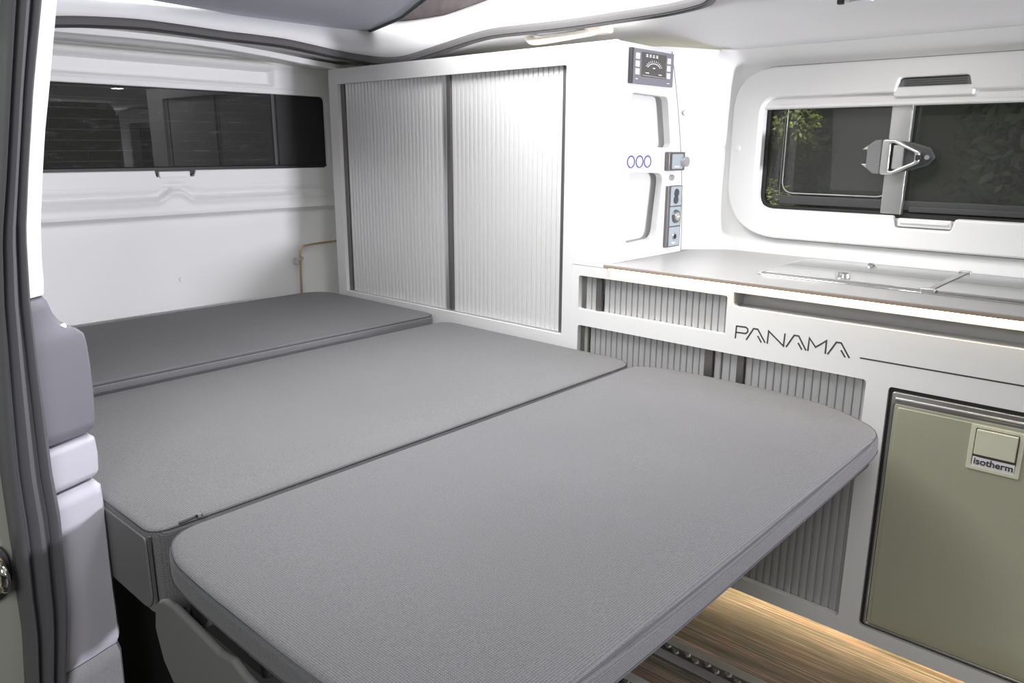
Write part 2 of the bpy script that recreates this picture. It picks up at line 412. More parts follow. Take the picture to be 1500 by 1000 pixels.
cap('screw_cap', (-2.4685, -.527, .689), 'X', 'white round screw cap in the middle of the plain rear panel')
# bent wire stay behind the tall cabinet
st = tube('stay_rod', catmull([(-2.444, -.099, .5), (-2.444, -.099, .60), (-2.444, -.096, .732), (-2.444, -.090, .754), (-2.444, -.072, .761), (-2.444, 0, .765), (-2.444, .2, .769)], 6), .0038, 'brass', up=V3((1, 0, 0)))
tag(st, 'thin bent brass-coloured rod on the rear wall beside the tall cabinet', 'rod'); OR[st.name] = V3((0, 0, 0))
box('rod_clip', -2.468, -2.437, -.111, -.091, .709, .718, 'alu', st, .002); disc('clip_screw', (-2.462, -.079, .715), .006, .012, 'X', 'alu', st)
box('rod_clip', -2.468, -2.437, -.111, -.104, .696, .712, 'alu', st, .002)

# ================================================================== KITCHEN-SIDE WALL
def gy(z):   # depth of the gable's rear edge, which the wall follows
    t = max(0, (z - .82) / .54); return .362 - .104 * t ** 1.9
def wy(x, z):
    if x >= -1.06: b = .505
    else:
        t = min(1, (-1.06 - x) / .17); b = .505 - (.505 - gy(z)) * (t * t * (3 - 2 * t)) * 1.0
    zz = max(0, z - 1.325) / .06; b -= .06 * zz * zz * (1 if x > -1.1 else .4)
    zl = max(0, .862 - z) / .05; b -= .012 * min(1, zl)
    return b
xs = [-2.44, -1.6, -1.30] + [-1.26 + .0125 * i for i in range(26)] + [-.9, -.6, -.3, 0, .25, .5]
zs = [.0, .4, .76] + [.80 + .01 * i for i in range(52)] + [1.325, 1.335, 1.345, 1.355, 1.365, 1.376]
# around the opening: build as four bands so that the pane is really open
def band(x_ok, z_ok, nm, par):
    X = [x for x in xs if x_ok(x)]; Z = [z for z in zs if z_ok(z)]
    return S(loft(nm, [[V3((x, wy(x, z), z)) for x in X] for z in Z], 'wall', par))
wk = band(lambda x: x <= -1.035, lambda z: True, 'wall_kitchen', None)
band(lambda x: x >= -1.0351, lambda z: z <= .8901, 'wall_kitchen', wk)
band(lambda x: x >= -1.0351, lambda z: z >= 1.2999, 'wall_kitchen', wk)
# window panel
px0, px1 = -1.082, .40
wp = plate('window_panel', [rpoly([(px0, .862), (px1, .862), (px1, 1.326), (px0, 1.326)], [.15, .02, .02, .115], 12),
    rpoly([(-.999, .944), (-.622, .944), (-.615, .914), (-.484, .914), (-.477, .944), (.25, .944), (.25, 1.247), (-.480, 1.247), (-.490, 1.281), (-.642, 1.281), (-.650, 1.247), (-.999, 1.247)],
          [.052, .006, .009, .009, .006, .03, .03, .008, .009, .009, .008, .045], 7)],
    'Y', .482, .030, 'wall', bevel=.006, res=4)
S(wp, 'structure'); wp.name = 'trim_1'; OR[wp.name] = V3((0, 0, 0)); wp['label'] = 'white rounded surround of the kitchen window'
S(plate('shadow_gap', [rpoly([(px0 - .003, .859), (px1, .859), (px1, 1.329), (px0 - .003, 1.329)], [.152, .02, .02, .117], 12),
       rpoly([(px0 + .01, .872), (px1 - .01, .872), (px1 - .01, 1.316), (px0 + .01, 1.316)], [.14, .02, .02, .105], 12)], 'Y', .5015, .004, 'mgrey', wp, bevel=.0005))
w2 = S(plate('window_2', [rrect(-1.035, .30, .90, 1.30, .02)], 'Y', .562, .005, 'glass_s', bevel=.0005))
w2['label'] = 'tinted sliding window above the worktop'
S(plate('window_frame', [rrect(-1.04, .30, .89, 1.30, .02), rrect(-.998, .25, .949, 1.29, .035)], 'Y', .548, .012, 'dark', w2, bevel=.002))
S(plate('sliding_pane_edge', [rrect(-.950, -.655, .985, 1.30, .035, 9), rrect(-.9475, -.6575, .9875, 1.298, .033, 9)], 'Y', .552, .003, 'alu', w2, bevel=.0005))
S(plate('sliding_pane_edge', [rrect(-.958, -.635, .962, 1.30, .03, 9), rrect(-.956, -.637, .964, 1.298, .029, 9)], 'Y', .556, .003, 'mgrey', w2, bevel=.0005))
S(box('window_sill', -.95, .26, .545, .556, .956, .980, 'dgrey', w2, .002))
S(box('window_sill', -.60, .26, .540, .550, .952, .966, 'dgrey', w2, .002))
# reveal around the opening (closes the gap between panel and frame)
S(plate('window_reveal', [rrect(-1.034, .29, .893, 1.299, .02), rrect(-1.008, .262, .934, 1.287, .05)], 'Y', .512, .036, 'wall', wp, bevel=.002))
# blind rolled up at the head of the window
bl = plate('window_blind', [rrect(-1.005, .255, 1.216, 1.262, .004)], 'Y', .503, .034, 'wall', bevel=.004)
tag(bl, 'white rolled-up blind along the top of the kitchen window', 'window blind'); OR[bl.name] = V3((0, 0, 0))
box('blind_pull', -.655, -.477, .4865, .503, 1.236, 1.259, 'wall', bl, .004)
box('blind_weave', -1.0, .25, .501, .504, 1.2185, 1.226, 'head', bl, .001)
S(plate('grip_recess', [rrect(-.66, -.47, 1.255, 1.288, .003)], 'Y', .500, .01, 'mgrey', wp, bevel=.001))
for k in range(4): S(box('grip_rib', -.635, -.497, .4975, .501, 1.2625 + .005 * k, 1.2645 + .005 * k, 'dgrey', wp, 0))
lg = box('blind_grip', -.612, -.487, .497, .509, .917, .9385, 'wall', bevel=.004)
tag(lg, 'small white blind pull in the notch below the kitchen window', 'blind handle'); OR[lg.name] = V3((0, 0, 0))
box('grip_rail', -.605, -.493, .492, .498, .926, .931, 'wall', lg, .0015)
cap('screw_cap', (-1.1655, .363, 1.207), 'Y', 'white round screw cap on the curved wall beside the tall cabinet', math.radians(52))
cap('screw_cap', (-1.058, .4805, 1.110), 'Y', 'white round screw cap at the left edge of the kitchen window surround')
# metal bar and latch between the sliding panes
wb = box('window_bar', -.667, -.617, .528, .545, .945, 1.225, 'steel', bevel=.004)
tag(wb, 'upright metal bar dividing the kitchen window', 'window bar'); OR[wb.name] = V3((0, 0, 0))
box('bar_edge', -.6185, -.6145, .525, .546, .945, 1.225, 'alu', wb, .001)
la = empty('window_latch', (-.64, .528, 1.09), 'grey plastic and metal latch on the bar of the kitchen window', 'window latch')
def zc(p): return [(a, b) for a, b in p]
plate('latch_base', [rpoly([(-.697, 1.066), (-.690, 1.056), (-.655, 1.050), (-.60, 1.058), (-.565, 1.070), (-.548, 1.090), (-.562, 1.114), (-.60, 1.126), (-.655, 1.132), (-.690, 1.124), (-.697, 1.114)], .008, 4)], 'Y', .516, .014, 'dgrey', la, .004, 3)
plate('latch_body', [rpoly([(-.708, 1.062), (-.690, 1.048), (-.672, 1.046), (-.672, 1.134), (-.690, 1.132), (-.708, 1.118)], .005, 4)], 'Y', .502, .018, 'mgrey', la, .004, 3)
plate('latch_lever', [rpoly([(-.669, 1.045), (-.640, 1.046), (-.578, 1.076), (-.578, 1.104), (-.640, 1.134), (-.669, 1.135)], [.008, .012, .008, .008, .012, .008], 4),
      rpoly([(-.648, 1.056), (-.640, 1.056), (-.590, 1.080), (-.590, 1.101), (-.640, 1.124), (-.648, 1.124)], .005, 4)], 'Y', .492, .016, 'steel', la, .004, 3)
plate('latch_button', [rrect(-.645, -.618, 1.060, 1.120, .003)], 'Y', .503, .010, 'alu', la, .002)
plate('latch_claw', [rpoly([(-.722, 1.108), (-.706, 1.119), (-.706, 1.108)], .001, 2)], 'Y', .505, .008, 'alu', la, .0015)
plate('latch_claw', [rpoly([(-.722, 1.072), (-.706, 1.072), (-.706, 1.061)], .001, 2)], 'Y', .505, .008, 'alu', la, .0015)
box('latch_screw', -.586, -.574, .488, .5, 1.083, 1.096, 'dark', la, .001); disc('latch_pin', (-.563, .503, 1.090), .006, .006, 'Y', 'steel', la)

# ================================================================== HEADLINER AND ROOF OPENING
loop = [(-2.2, -1.02, 1.385), (-2.2, -.9, 1.398), (-2.2, -.815, 1.407), (-2.2, -.70, 1.414), (-2.2, -.60, 1.414), (-2.2, -.445, 1.410), (-2.2, -.35, 1.410), (-2.2, -.252, 1.408), (-2.2, -.155, 1.400), (-2.195, -.07, 1.391),
        (-2.175, .01, 1.383), (-2.13, .05, 1.376), (-2.06, .06, 1.3725), (-1.99, .06, 1.3765), (-1.895, .06, 1.389), (-1.80, .06, 1.402), (-1.71, .06, 1.414), (-1.63, .06, 1.420), (-1.53, .06, 1.4195), (-1.43, .06, 1.418), (-1.31, .06, 1.418), (-1.20, .06, 1.420),
        (-1.12, .06, 1.421), (-1.05, .059, 1.423), (-.98, .05, 1.427), (-.93, .02, 1.430), (-.89, -.05, 1.436), (-.87, -.15, 1.444), (-.865, -.35, 1.452), (-.865, -.6, 1.456), (-.865, -.9, 1.450), (-.89, -1.02, 1.44),
        (-.98, -1.10, 1.43), (-1.2, -1.115, 1.425), (-1.6, -1.115, 1.420), (-1.95, -1.11, 1.405), (-2.13, -1.09, 1.390)]
LP = catmull(loop, 5, True)
NL = len(LP)
cen = V3((-1.53, -.53, 0))
def outw(i):
    t = (LP[(i + 1) % NL] - LP[i - 1]); t.z = 0; t.normalize(); n = V3((t.y, -t.x, 0))
    return n if n.dot(LP[i] - V3((cen.x, cen.y, LP[i].z))) > 0 else -n
ON = [outw(i) for i in range(NL)]
# outer rim of the headliner, one point for every loop point
def outer(p):
    """where the headliner meets the walls"""
    x = p.x; y = p.y
    d = V3((x, y, 0)) - V3((cen.x, cen.y, 0)); d.normalize()
    X0, X1, Y0, Y1 = -2.438, .5, -1.30, .46
    ts = []
    for c, a, lo, hi in ((cen.x, d.x, X0, X1), (cen.y, d.y, Y0, Y1)):
        if abs(a) > 1e-6: ts.append(((hi if a > 0 else lo) - c) / a)
    t = min(ts); q = V3((cen.x + d.x * t, cen.y + d.y * t, 0))
    ez = 1.376
    if q.x < -2.40: ez = 1.372 + .018 * max(0, min(1, (-.02 - q.y) / .25))
    q.z = ez; return q
O = [outer(p) for p in LP]
# keep true corners in the outer rim
for c in ((-2.438, .46), (.5, .46), (.5, -1.30), (-2.438, -1.30)):
    k = min(range(NL), key=lambda i: (O[i].x - c[0]) ** 2 + (O[i].y - c[1]) ** 2); O[k].x, O[k].y = c
def rowat(t, lift=0): return [LP[i].lerp(O[i], t) + V3((0, 0, lift)) for i in range(NL)]
sag = lambda t: .012 * math.sin(t * math.pi)
rows = [rowat(t, sag(t)) for t in (0, .12, .25, .4, .55, .56, .72, .88, 1)]
S(loft('ceiling', rows, 'head', closed_u=True, thick=.006, flip=True))
# moulded lip crossing the rear headliner
lip = [V3((-2.325, y, z)) for y, z in ((-1.2, 1.395), (-.83, 1.4015), (-.6, 1.4045), (-.42, 1.401), (-.25, 1.390), (-.12, 1.379), (-.0, 1.371), (.08, 1.366))]
bm = bmesh.new(); sweep(bm, catmull(lip, 6), [(-.05, .012), (-.05, .004), (.0, -.004), (.006, -.006), (.011, -.004), (.011, .012)])
S(fin('trim_2', bm, 'head'))['label'] = 'moulded lip across the rear headliner'
# felt edging around the roof opening: soft band plus dark lip beneath
sl = empty('roof_edging', (-1.53, -.53, 1.40), 'grey felt edging running around the roof opening', 'edging')
bm = bmesh.new(); sweep(bm, [p + n * .006 for p, n in zip(LP, ON)], [(-.011, .019), (.000, .021), (.008, .017), (.010, .009), (.007, .000), (-.006, -.002), (-.012, .003)], True)
fin('felt_band', bm, 'felt', sl, 60)
bm = bmesh.new(); sweep(bm, [p + n * .008 for p, n in zip(LP, ON)], [(-.009, .003), (.005, .002), (.008, -.003), (.003, -.007), (-.009, -.006)], True)
fin('lower_lip', bm, 'dgrey', sl, 60)
# white roof frame rising behind the edging, and the raised roof above
r0 = [LP[i] + ON[i] * .008 + V3((0, 0, .016)) for i in range(NL)]
def lift(i, o, z): p = LP[i] + ON[i] * o; return V3((p.x, p.y, z))
r1 = [lift(i, .020, LP[i].z + .06) for i in range(NL)]; r2 = [lift(i, .045, 1.487) for i in range(NL)]; r3 = [lift(i, .075, 1.505) for i in range(NL)]; r4 = [lift(i, .12, 1.522 + .025 * min(1, max(0, (LP[i].x + 1.95) / .2))) for i in range(NL)]
r5 = [lift(i, .13, 1.58) for i in range(NL)]
S(loft('trim_3', [r0, r1, r2, r3, r4], 'wall', closed_u=True, thick=.004))['label'] = 'glossy white frame around the roof opening'
cv = S(loft('ceiling_canvas', [r4, r5, [lift(i, .10, 1.9) for i in range(NL)]], 'canvas', closed_u=True, thick=.003))
bm = bmesh.new(); bm.faces.new([bm.verts.new(lift(i, .10, 1.9)) for i in range(NL)])
S(fin('ceiling_shell', bm, 'wall', cv))
# grey cloth underside of the roof bed, its front corner cut off
sx = lambda p: p
bedp = [(-2.17, -1.12), (-2.194, -.696), (-2.278, -.198), (-2.31, -.049), (-2.255, .045), (-2.205, .066), (-2.150, .050), (-1.896, -.045), (-1.618, -.198), (-1.45, -.32), (-1.45, -1.12)]
rb = plate('roof_bed_board', [rpoly(bedp, [.02, .1, .1, .05, .04, .02, .012, .1, .1, .02, .02], 5)], 'Z', 1.506, .022, 'roofcloth', bevel=.009, res=3)
tag(rb, 'grey cloth-covered board overhead in the roof opening', 'roof bed board'); OR[rb.name] = V3((0, 0, 0))
ed = tube('edge_piping', [V3((x, y, 1.4835)) for x, y in ((-2.196, .062), (-2.150, .048), (-1.896, -.047), (-1.618, -.200), (-1.45, -.322))], .006, 'dgrey', rb)
bolt = disc('roof_bolt', (-2.246, -.170, 1.4675), .011, .016, 'X', 'steel'); tag(bolt, 'round steel bolt on the white roof frame', 'bolt'); OR[bolt.name] = V3((0, 0, 0))
disc('bolt_head', (-2.236, -.170, 1.4675), .006, .008, 'X', 'dgrey', bolt)
lb = box('roof_latch_plate', -2.246, -2.240, -.125, -.055, 1.4615, 1.4715, 'steel', bevel=.001); tag(lb, 'narrow metal plate on the white roof frame', 'plate')
# grab handle
gh = empty('grab_handle', (-1.4, .12, 1.40), 'cream grab handle on the ceiling above the tall cabinet', 'grab handle')
p = catmull([(-1.535, .13, 1.425), (-1.525, .105, 1.406), (-1.50, .10, 1.397), (-1.42, .10, 1.399), (-1.36, .10, 1.402), (-1.33, .102, 1.404), (-1.305, .11, 1.408), (-1.29, .13, 1.425)], 5)
bm = bmesh.new(); sweep(bm, p, [(a * 1.35, b) for a, b in circ(0, 0, .0095, 12)]); fin('grip', bm, 'handle', gh, 60)
plate('mount_plate', [rrect(-1.335, -1.262, .095, .150, .02)], 'Z', 1.424, .022, 'handle', gh, .008, 3)
plate('mount_plate', [rrect(-1.55, -1.51, .10, .155, .015)], 'Z', 1.424, .020, 'handle', gh, .006, 3)
plate('handle_recess', [rrect(-1.50, -1.345, .095, .15, .02)], 'Z', 1.420, .006, 'head', gh, .002, 2)
# ceiling spot lamp
sp = empty('ceiling_lamp', (-.62, .09, 1.41), 'small round white ceiling lamp above the worktop, cut by the top of the picture', 'ceiling lamp')
disc('lamp_ring', (-.615, .085, 1.412), .034, .018, '-Z', 'wall', sp); disc('lamp_lens', (-.615, .085, 1.4015), .024, .004, 'Z', 'whitemark', sp)
box('lamp_switch', -.662, -.650, .078, .092, 1.4, 1.412, 'dgrey', sp, .002)

# ================================================================== TALL CABINET
SP = -1.275
tc = empty('tall_cabinet', (-1.75, .18, .0), 'tall white cabinet with two silver roller doors, beside the bed at the rear', 'cabinet')
zt = 1.3655
plate('face_panel', [rpoly([(-2.352, .02), (SP, .02), (SP, .8055), (-1.155, .8055), (-1.155, zt), (-2.352, zt)], [0, 0, 0, 0, .004, .004], 3),
      rrect(-2.303, -1.308, .604, 1.3165, .006, 3)], 'Y', 0, .016, 'white', tc, .0003)
# gable with two open pockets
def gcol(z): return gy(z) - .003
out = [(.001, .8165)] + [(gcol(z), z) for z in [.8165 + .0275 * i for i in range(19)]] + [(.26, 1.336), (.255, 1.358), (.235, 1.3625), (.001, zt - .001)]
pk1 = rpoly([(.072, 1.118), (.262, 1.110), (.272, 1.120), (.246, 1.243), (.072, 1.247)], [.016, .012, .01, .02, .016], 5)
pk2 = rpoly([(.071, .862), (.219, .867), (.243, 1.043), (.071, 1.049)], [.014, .03, .026, .02], 6)
plate('gable_panel', [out, pk1, pk2], 'X', -1.1545, .020, 'white', tc, .001)
tube('edge_shadow', [V3((-1.156, gcol(z) + .0012, z)) for z in [.8185 + .0275 * i for i in range(19)]] + [V3((-1.156, .262, 1.337)), V3((-1.156, .257, 1.359))], .0016, 'dgrey', tc, 6, up=V3((1, 0, 0)))  # dark strip painted in for the shadow line between gable and wall
tube('front_edge_post', [(-1.1625, .0075, .8165), (-1.1625, .0075, zt)], .0095, 'white', tc, 16)
box('pocket_back', -1.196, -1.192, .02, .34, .82, 1.30, 'white', tc, 0)
box('pocket_shelf', -1.192, -1.175, .02, .34, .835, .853, 'white', tc, .001); box('pocket_shelf', -1.192, -1.175, .02, .30, 1.058, 1.1, 'white', tc, .001)
box('pocket_shelf', -1.192, -1.175, .02, .27, 1.256, 1.27, 'white', tc, .001); box('pocket_side', -1.192, -1.175, .016, .04, .853, 1.256, 'white', tc, .001)
box('side_panel', -2.352, -2.336, .015, .24, .02, zt - .002, 'white', tc, .001)
box('top_panel', -2.336, -1.175, .015, .235, zt - .02, zt - .002, 'white', tc, .001)
box('back_panel', -2.336, -1.30, .29, .30, .02, 1.34, 'white', tc, 0)
box('base_panel', -2.336, SP, .015, .29, .02, .05, 'white', tc, 0)
box('shelf', -2.336, -1.31, .03, .28, .585, .60, 'white', tc, .001)
lw = 1.773
d1 = tambour('roller_door', -2.283, -1.786, .602, 1.330, .0165, .0175, 'silver', tc)
d2 = tambour('roller_door', -1.758, -1.330, .602, 1.330, .0165, .0175, 'silver', tc)
for d, xa, xb in ((d1, -1.790, -1.7755), (d2, -1.7735, -1.757)):
    box('door_stile', xa, xb, .012, .024, .604, 1.318, 'stile' if d is d2 else 'alu', d, .0015)
box('door_stile', -2.303, -2.284, .013, .022, .604, 1.318, 'stile', d1, .001)
box('door_stile', -1.331, -1.3215, .014, .023, .604, 1.318, 'stile', d2, .001); box('door_stile', -1.3215, -1.308, .0155, .022, .604, 1.318, 'silver', d2, .001)
box('door_track', -2.303, -1.308, .0065, .028, .6035, .6075, 'alu', tc, .0008)
# control panel
cp = box('control_panel', -1.1545, -1.146, .053, .2535, 1.2675, 1.352, 'panelg', tc, .0015)
box('panel_edge', -1.1545, -1.1455, .0525, .0625, 1.2675, 1.352, 'dgrey', cp, .001)
plate('display', [rrect(.098, .215, 1.286, 1.345, .002)], 'X', -1.1456, .001, 'stile', cp, .0003)
for i in range(3):
    plate('button', [rrect(.072, .090, 1.2895 + .0185 * i, 1.304 + .0185 * i, .001)], 'X', -1.1452, .0015, 'lilac', cp, .0004)
    plate('button', [rrect(.2205, .238, 1.2875 + .0185 * i, 1.302 + .0185 * i, .001)], 'X', -1.1452, .0015, 'lilac', cp, .0004)
for i in range(4): strokes('display_mark', [[(.118 + .0155 * i, 1.3355), (.127 + .0155 * i, 1.3355)], [(.1185 + .0155 * i, 1.3395), (.1265 + .0155 * i, 1.3395)]], .0026, 'X', -1.1451, .0004, 'whitemark', cp)
arc = [(.157 + .030 * math.cos(math.radians(a)), 1.306 + .014 * math.sin(math.radians(a))) for a in range(20, 165, 12)]
ticks = [[(.157 + .033 * math.cos(math.radians(a)), 1.306 + .017 * math.sin(math.radians(a))), (.157 + .040 * math.cos(math.radians(a)), 1.306 + .0215 * math.sin(math.radians(a)))] for a in range(20, 165, 14)]
strokes('display_gauge', [arc] + ticks, .0018, 'X', -1.1451, .0004, 'whitemark', cp)
for sgm in ([(.152, 1.309), (.162, 1.309)], [(.118, 1.296), (.134, 1.296)], [(.180, 1.2945), (.196, 1.2945)]): strokes('display_mark', [sgm], .0022, 'X', -1.1451, .0004, 'whitemark', cp)
for sgm in ([(.074, 1.279), (.084, 1.279)], [(.222, 1.276), (.236, 1.276)]): strokes('panel_mark', [sgm], .002, 'X', -1.1455, .0004, 'whitemark', cp)
strokes('display_line', [[(.105, 1.2895), (.212, 1.2885)]], .0008, 'X', -1.1451, .0004, 'handle', cp)
# three printed ovals with little figures
for i, yy in enumerate((.0815, .1215, .160)):
    s = plate('symbol', [circ(yy, 1.075, .0185, 30, .0165), circ(yy, 1.075, .0138, 30, .0124)], 'X', -1.1538, .0012, 'blue', tc, .0002, 1)
    fig = rpoly([(yy - .0035, 1.0615), (yy - .001, 1.0615), (yy, 1.066), (yy + .001, 1.0615), (yy + .0035, 1.0615), (yy + .0035, 1.070), (yy + .007, 1.072), (yy + .0045, 1.079), (yy + .0025, 1.081), (yy + .0025, 1.0865), (yy - .0025, 1.0865), (yy - .0025, 1.081), (yy - .0045, 1.079), (yy - .007, 1.072), (yy - .0035, 1.070)], .0008, 2)
    plate('symbol_figure', [fig], 'X', -1.1534, .0014, 'whitemark', s, .0002, 1)
# rotary switch, push button, three sockets
sw = box('switch', -1.1545, -1.140, .246, .332, 1.049, 1.0995, 'stile', tc, .003)
plate('switch_face', [rrect(.262, .318, 1.054, 1.094, .004)], 'X', -1.1388, .003, 'socket', sw, .001)
disc('switch_knob', (-1.133, .318, 1.073), .0145, .016, 'X', 'steel', sw); box('switch_mark', -1.1385, -1.1375, .272, .296, 1.058, 1.062, 'whitemark', sw, 0)
pb = disc('push_button', (-1.151, .282, 1.0305), .0085, .009, 'X', 'steel', tc)
sk = box('socket_strip', -1.1545, -1.145, .259, .335, .8365, 1.0075, 'stile', tc, .002)
for i, z in enumerate((.866, .9225, .979)):
    q = plate('socket_plate', [rrect(.272, .329, z - .0265, z + .0265, .002)], 'X', -1.1438, .002, 'socket', sk, .0005)
    if i == 2:
        disc('socket_hole', (-1.1425, .300, z + .009), .0115, .003, 'X', 'dgrey', sk); disc('socket_hole', (-1.1425, .298, z - .010), .0115, .003, 'X', 'dgrey', sk)
    elif i == 1:
        disc('socket_cover', (-1.1410, .301, z), .0190, .006, 'X', 'stile', sk); disc('socket_centre', (-1.1378, .301, z), .0125, .004, 'X', 'alu', sk)
        box('socket_notch', -1.1358, -1.1350, .296, .310, z - .002, z + .0015, 'whitemark', sk, 0)
    else:
        disc('socket_ring', (-1.1425, .300, z), .0105, .003, 'X', 'steel', sk); disc('socket_hole', (-1.1412, .300, z), .0070, .003, 'X', 'dark', sk)
        box('socket_label', -1.1438, -1.1432, .288, .306, z - .020, z - .016, 'whitemark', sk, 0)

# ================================================================== BASE CABINET
bc = empty('kitchen_cabinet', (-.5, .2, 0), 'white kitchen base cabinet with roller doors and dark inlaid lettering under the worktop', 'cabinet')
lid = (-.800, .45)
plate('face_panel', [rpoly([(SP, .045), (.45, .045), (.45, .8045), (SP, .8045)], 0.0, 2),
      rrect(-1.252, -.818, .685, .777, .006, 4), rrect(-1.252, -.492, .081, .641, .008, 4),
      rpoly([(-.447, .080), (.042, .080), (.042, .636), (-.447, .636)], .008, 4),
      rpoly([(-.803, .754), (.40, .754), (.40, .788), (-.803, .788)], [.012, .012, .001, .001], 4)], 'Y', 0, .016, 'white', bc, .0003)
box('back_panel', SP, .45, .40, .41, .045, .79, 'white', bc, 0); box('base_panel', SP, .45, .017, .40, .046, .070, 'white', bc, 0)
box('side_panel', .434, .45, .017, .40, .07, .80, 'white', bc, 0)
box('partition', SP, SP + .012, .017, .40, .07, .80, 'white', bc, 0); box('partition', -.477, -.462, .017, .40, .07, .75, 'white', bc, 0)
box('shelf', SP + .012, -.477, .03, .40, .655, .67, 'white', bc, 0)
box('plinth', SP, .45, .075, .09, 0, .046, 'dgrey', bc, 0)
# finger recess above the drawer front
rc = plate('drawer_recess', [rrect(-.81, .41, .744, .800, .002)], 'Y', .050, .004, 'silver_shade', bc, .0005)
box('recess_floor', -.806, .405, .004, .05, .744, .7545, 'silver_shade', rc, .001); box('recess_side', -.806, -.8015, .004, .05, .750, .795, 'silver_shade', rc, .001)
box('recess_top', -.81, .41, .02, .05, .788, .796, 'white', rc, .0)
# roller doors
d = tambour('roller_door', -1.180, -.812, .681, .782, .0175, .0175, 'silver_shade', bc)
box('door_stile', -1.2015, -1.184, .010, .022, .684, .779, 'stile', d, .0015); tambour('door_lead', -1.240, -1.2015, .681, .782, .0175, .019, 'silver_shade', d)
d = tambour('roller_door', -1.2225, -.872, .078, .645, .0175, .0175, 'silver_shade', bc)
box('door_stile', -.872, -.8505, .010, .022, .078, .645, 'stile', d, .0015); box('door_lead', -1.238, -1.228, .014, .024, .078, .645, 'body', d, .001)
tambour('door_lead', -.8505, -.832, .078, .645, .0175, .0175, 'silver_shade', d)
d = tambour('roller_door', -.770, -.486, .078, .645, .0175, .0175, 'silver_shade', bc)
box('door_stile', -.7875, -.770, .010, .022, .078, .645, 'stile', d, .0015); tambour('door_lead', -.829, -.7875, .078, .645, .0175, .020, 'silver_shade', d)
LET = [[(-.79, .711), (-.791, .68)], [(-.79, .710), (-.767, .7105), (-.762, .707), (-.7615, .701), (-.766, .696), (-.79, .695)]]
letters = [('letter', LET), ('letter', [[(-.764, .681), (-.748, .7105), (-.738, .7105), (-.718, .682)], [(-.737, .695), (-.727, .681)]]),
           ('letter', [[(-.713, .681), (-.712, .7105), (-.675, .682), (-.674, .711)]]),
           ('letter', [[(-.669, .681), (-.653, .7105), (-.643, .7105), (-.624, .681)], [(-.643, .695), (-.633, .681)]]),
           ('letter', [[(-.620, .681), (-.619, .710), (-.604, .692), (-.582, .710), (-.582, .681)]]),
           ('letter', [[(-.577, .681), (-.561, .7105), (-.551, .7105), (-.531, .681)], [(-.550, .695), (-.540, .681)]])]
let = strokes('lettering', letters[0][1], .0034, 'Y', -.0004, .0006, 'letter', bc)
for n, s in letters[1:]: strokes('letter', s, .0034, 'Y', -.0004, .0006, 'letter', let)
strokes('inlay_line', [[(-.510, .6855), (.40, .6875)]], .0030, 'Y', -.0004, .0006, 'letter', bc)
# light strips
ls = box('light_strip', -1.15, .42, -.0085, -.0015, .8045, .8072, emis('warm_strip_upper', (1, .81, .57), 19), bevel=0)
tag(ls, 'warm glowing light strip under the front edge of the worktop', 'light strip'); OR[ls.name] = V3((0, 0, 0))
ls2 = box('light_strip', -1.24, .44, .060, .069, .041, .0455, emis('warm_strip_lower', (1, .80, .48), 32), bevel=0)
tag(ls2, 'warm glowing light strip along the foot of the kitchen cabinet', 'light strip')

# ================================================================== WORKTOP AND HOB LID
wt = empty('worktop', (-.4, .25, .81), 'grey worktop with thin brown front edge, running along the kitchen side', 'worktop')
wo = [(-1.1625, -.014), (.48, -.014), (.48, .497)] + [(x, wy(x, .82) - .004) for x in (.2, -.3, -.7, -1.0, -1.05, -1.08, -1.10, -1.12, -1.14, -1.153)] + [(-1.1535, .0), (-1.1625, -.002)]
plate('top_surface', [wo], 'Z', .8175, .010, 'worktop', wt, .0015)
box('edge_band', -1.1628, .48, -.0145, -.009, .8075, .8155, 'edge', wt, .0008)
hb = empty('hob_and_sink', (-.4, .26, .818), 'flush hob and sink unit with glossy grey lids set into the worktop', 'hob')
ho = rrect(-.812, .30, .104, .421, .028, 6)
plate('steel_rim', [ho], 'Z', .8205, .003, 'chrome', hb, .0014, 3)
plate('rim_inner', [rrect(-.800, .288, .116, .412, .022, 6)], 'Z', .8212, .002, 'stile', hb, .0008)
lidm = nmat('grey_glossy_lid', (.27, .27, .27), .16, spec=.6, coat=.3)
plate('lid', [rrect(-.796, -.432, .119, .409, .018, 6)], 'Z', .8255, .006, lidm, hb, .0015)
plate('lid', [rrect(-.418, .284, .119, .409, .018, 6)], 'Z', .8255, .006, lidm, hb, .0015)
bar = box('divider_bar', -.430, -.420, .116, .420, .822, .8295, 'alu', hb, .0025)
box('bar_foot', -.440, -.412, .108, .122, .8205, .8285, 'steel', bar, .002); box('bar_foot', -.438, -.412, .412, .424, .8205, .831, 'alu', bar, .002)
kn = disc('lid_knob', (-.617, .160, .8295), .017, .008, 'Z', 'steel', hb, r2=.0155); disc('knob_top', (-.617, .160, .8342), .011, .002, 'Z', 'stile', kn)
kn = disc('lid_knob', (-.628, .386, .8275), .014, .004, 'Z', 'chrome', hb); disc('knob_top', (-.628, .386, .8300), .0075, .003, 'Z', 'stile', kn)

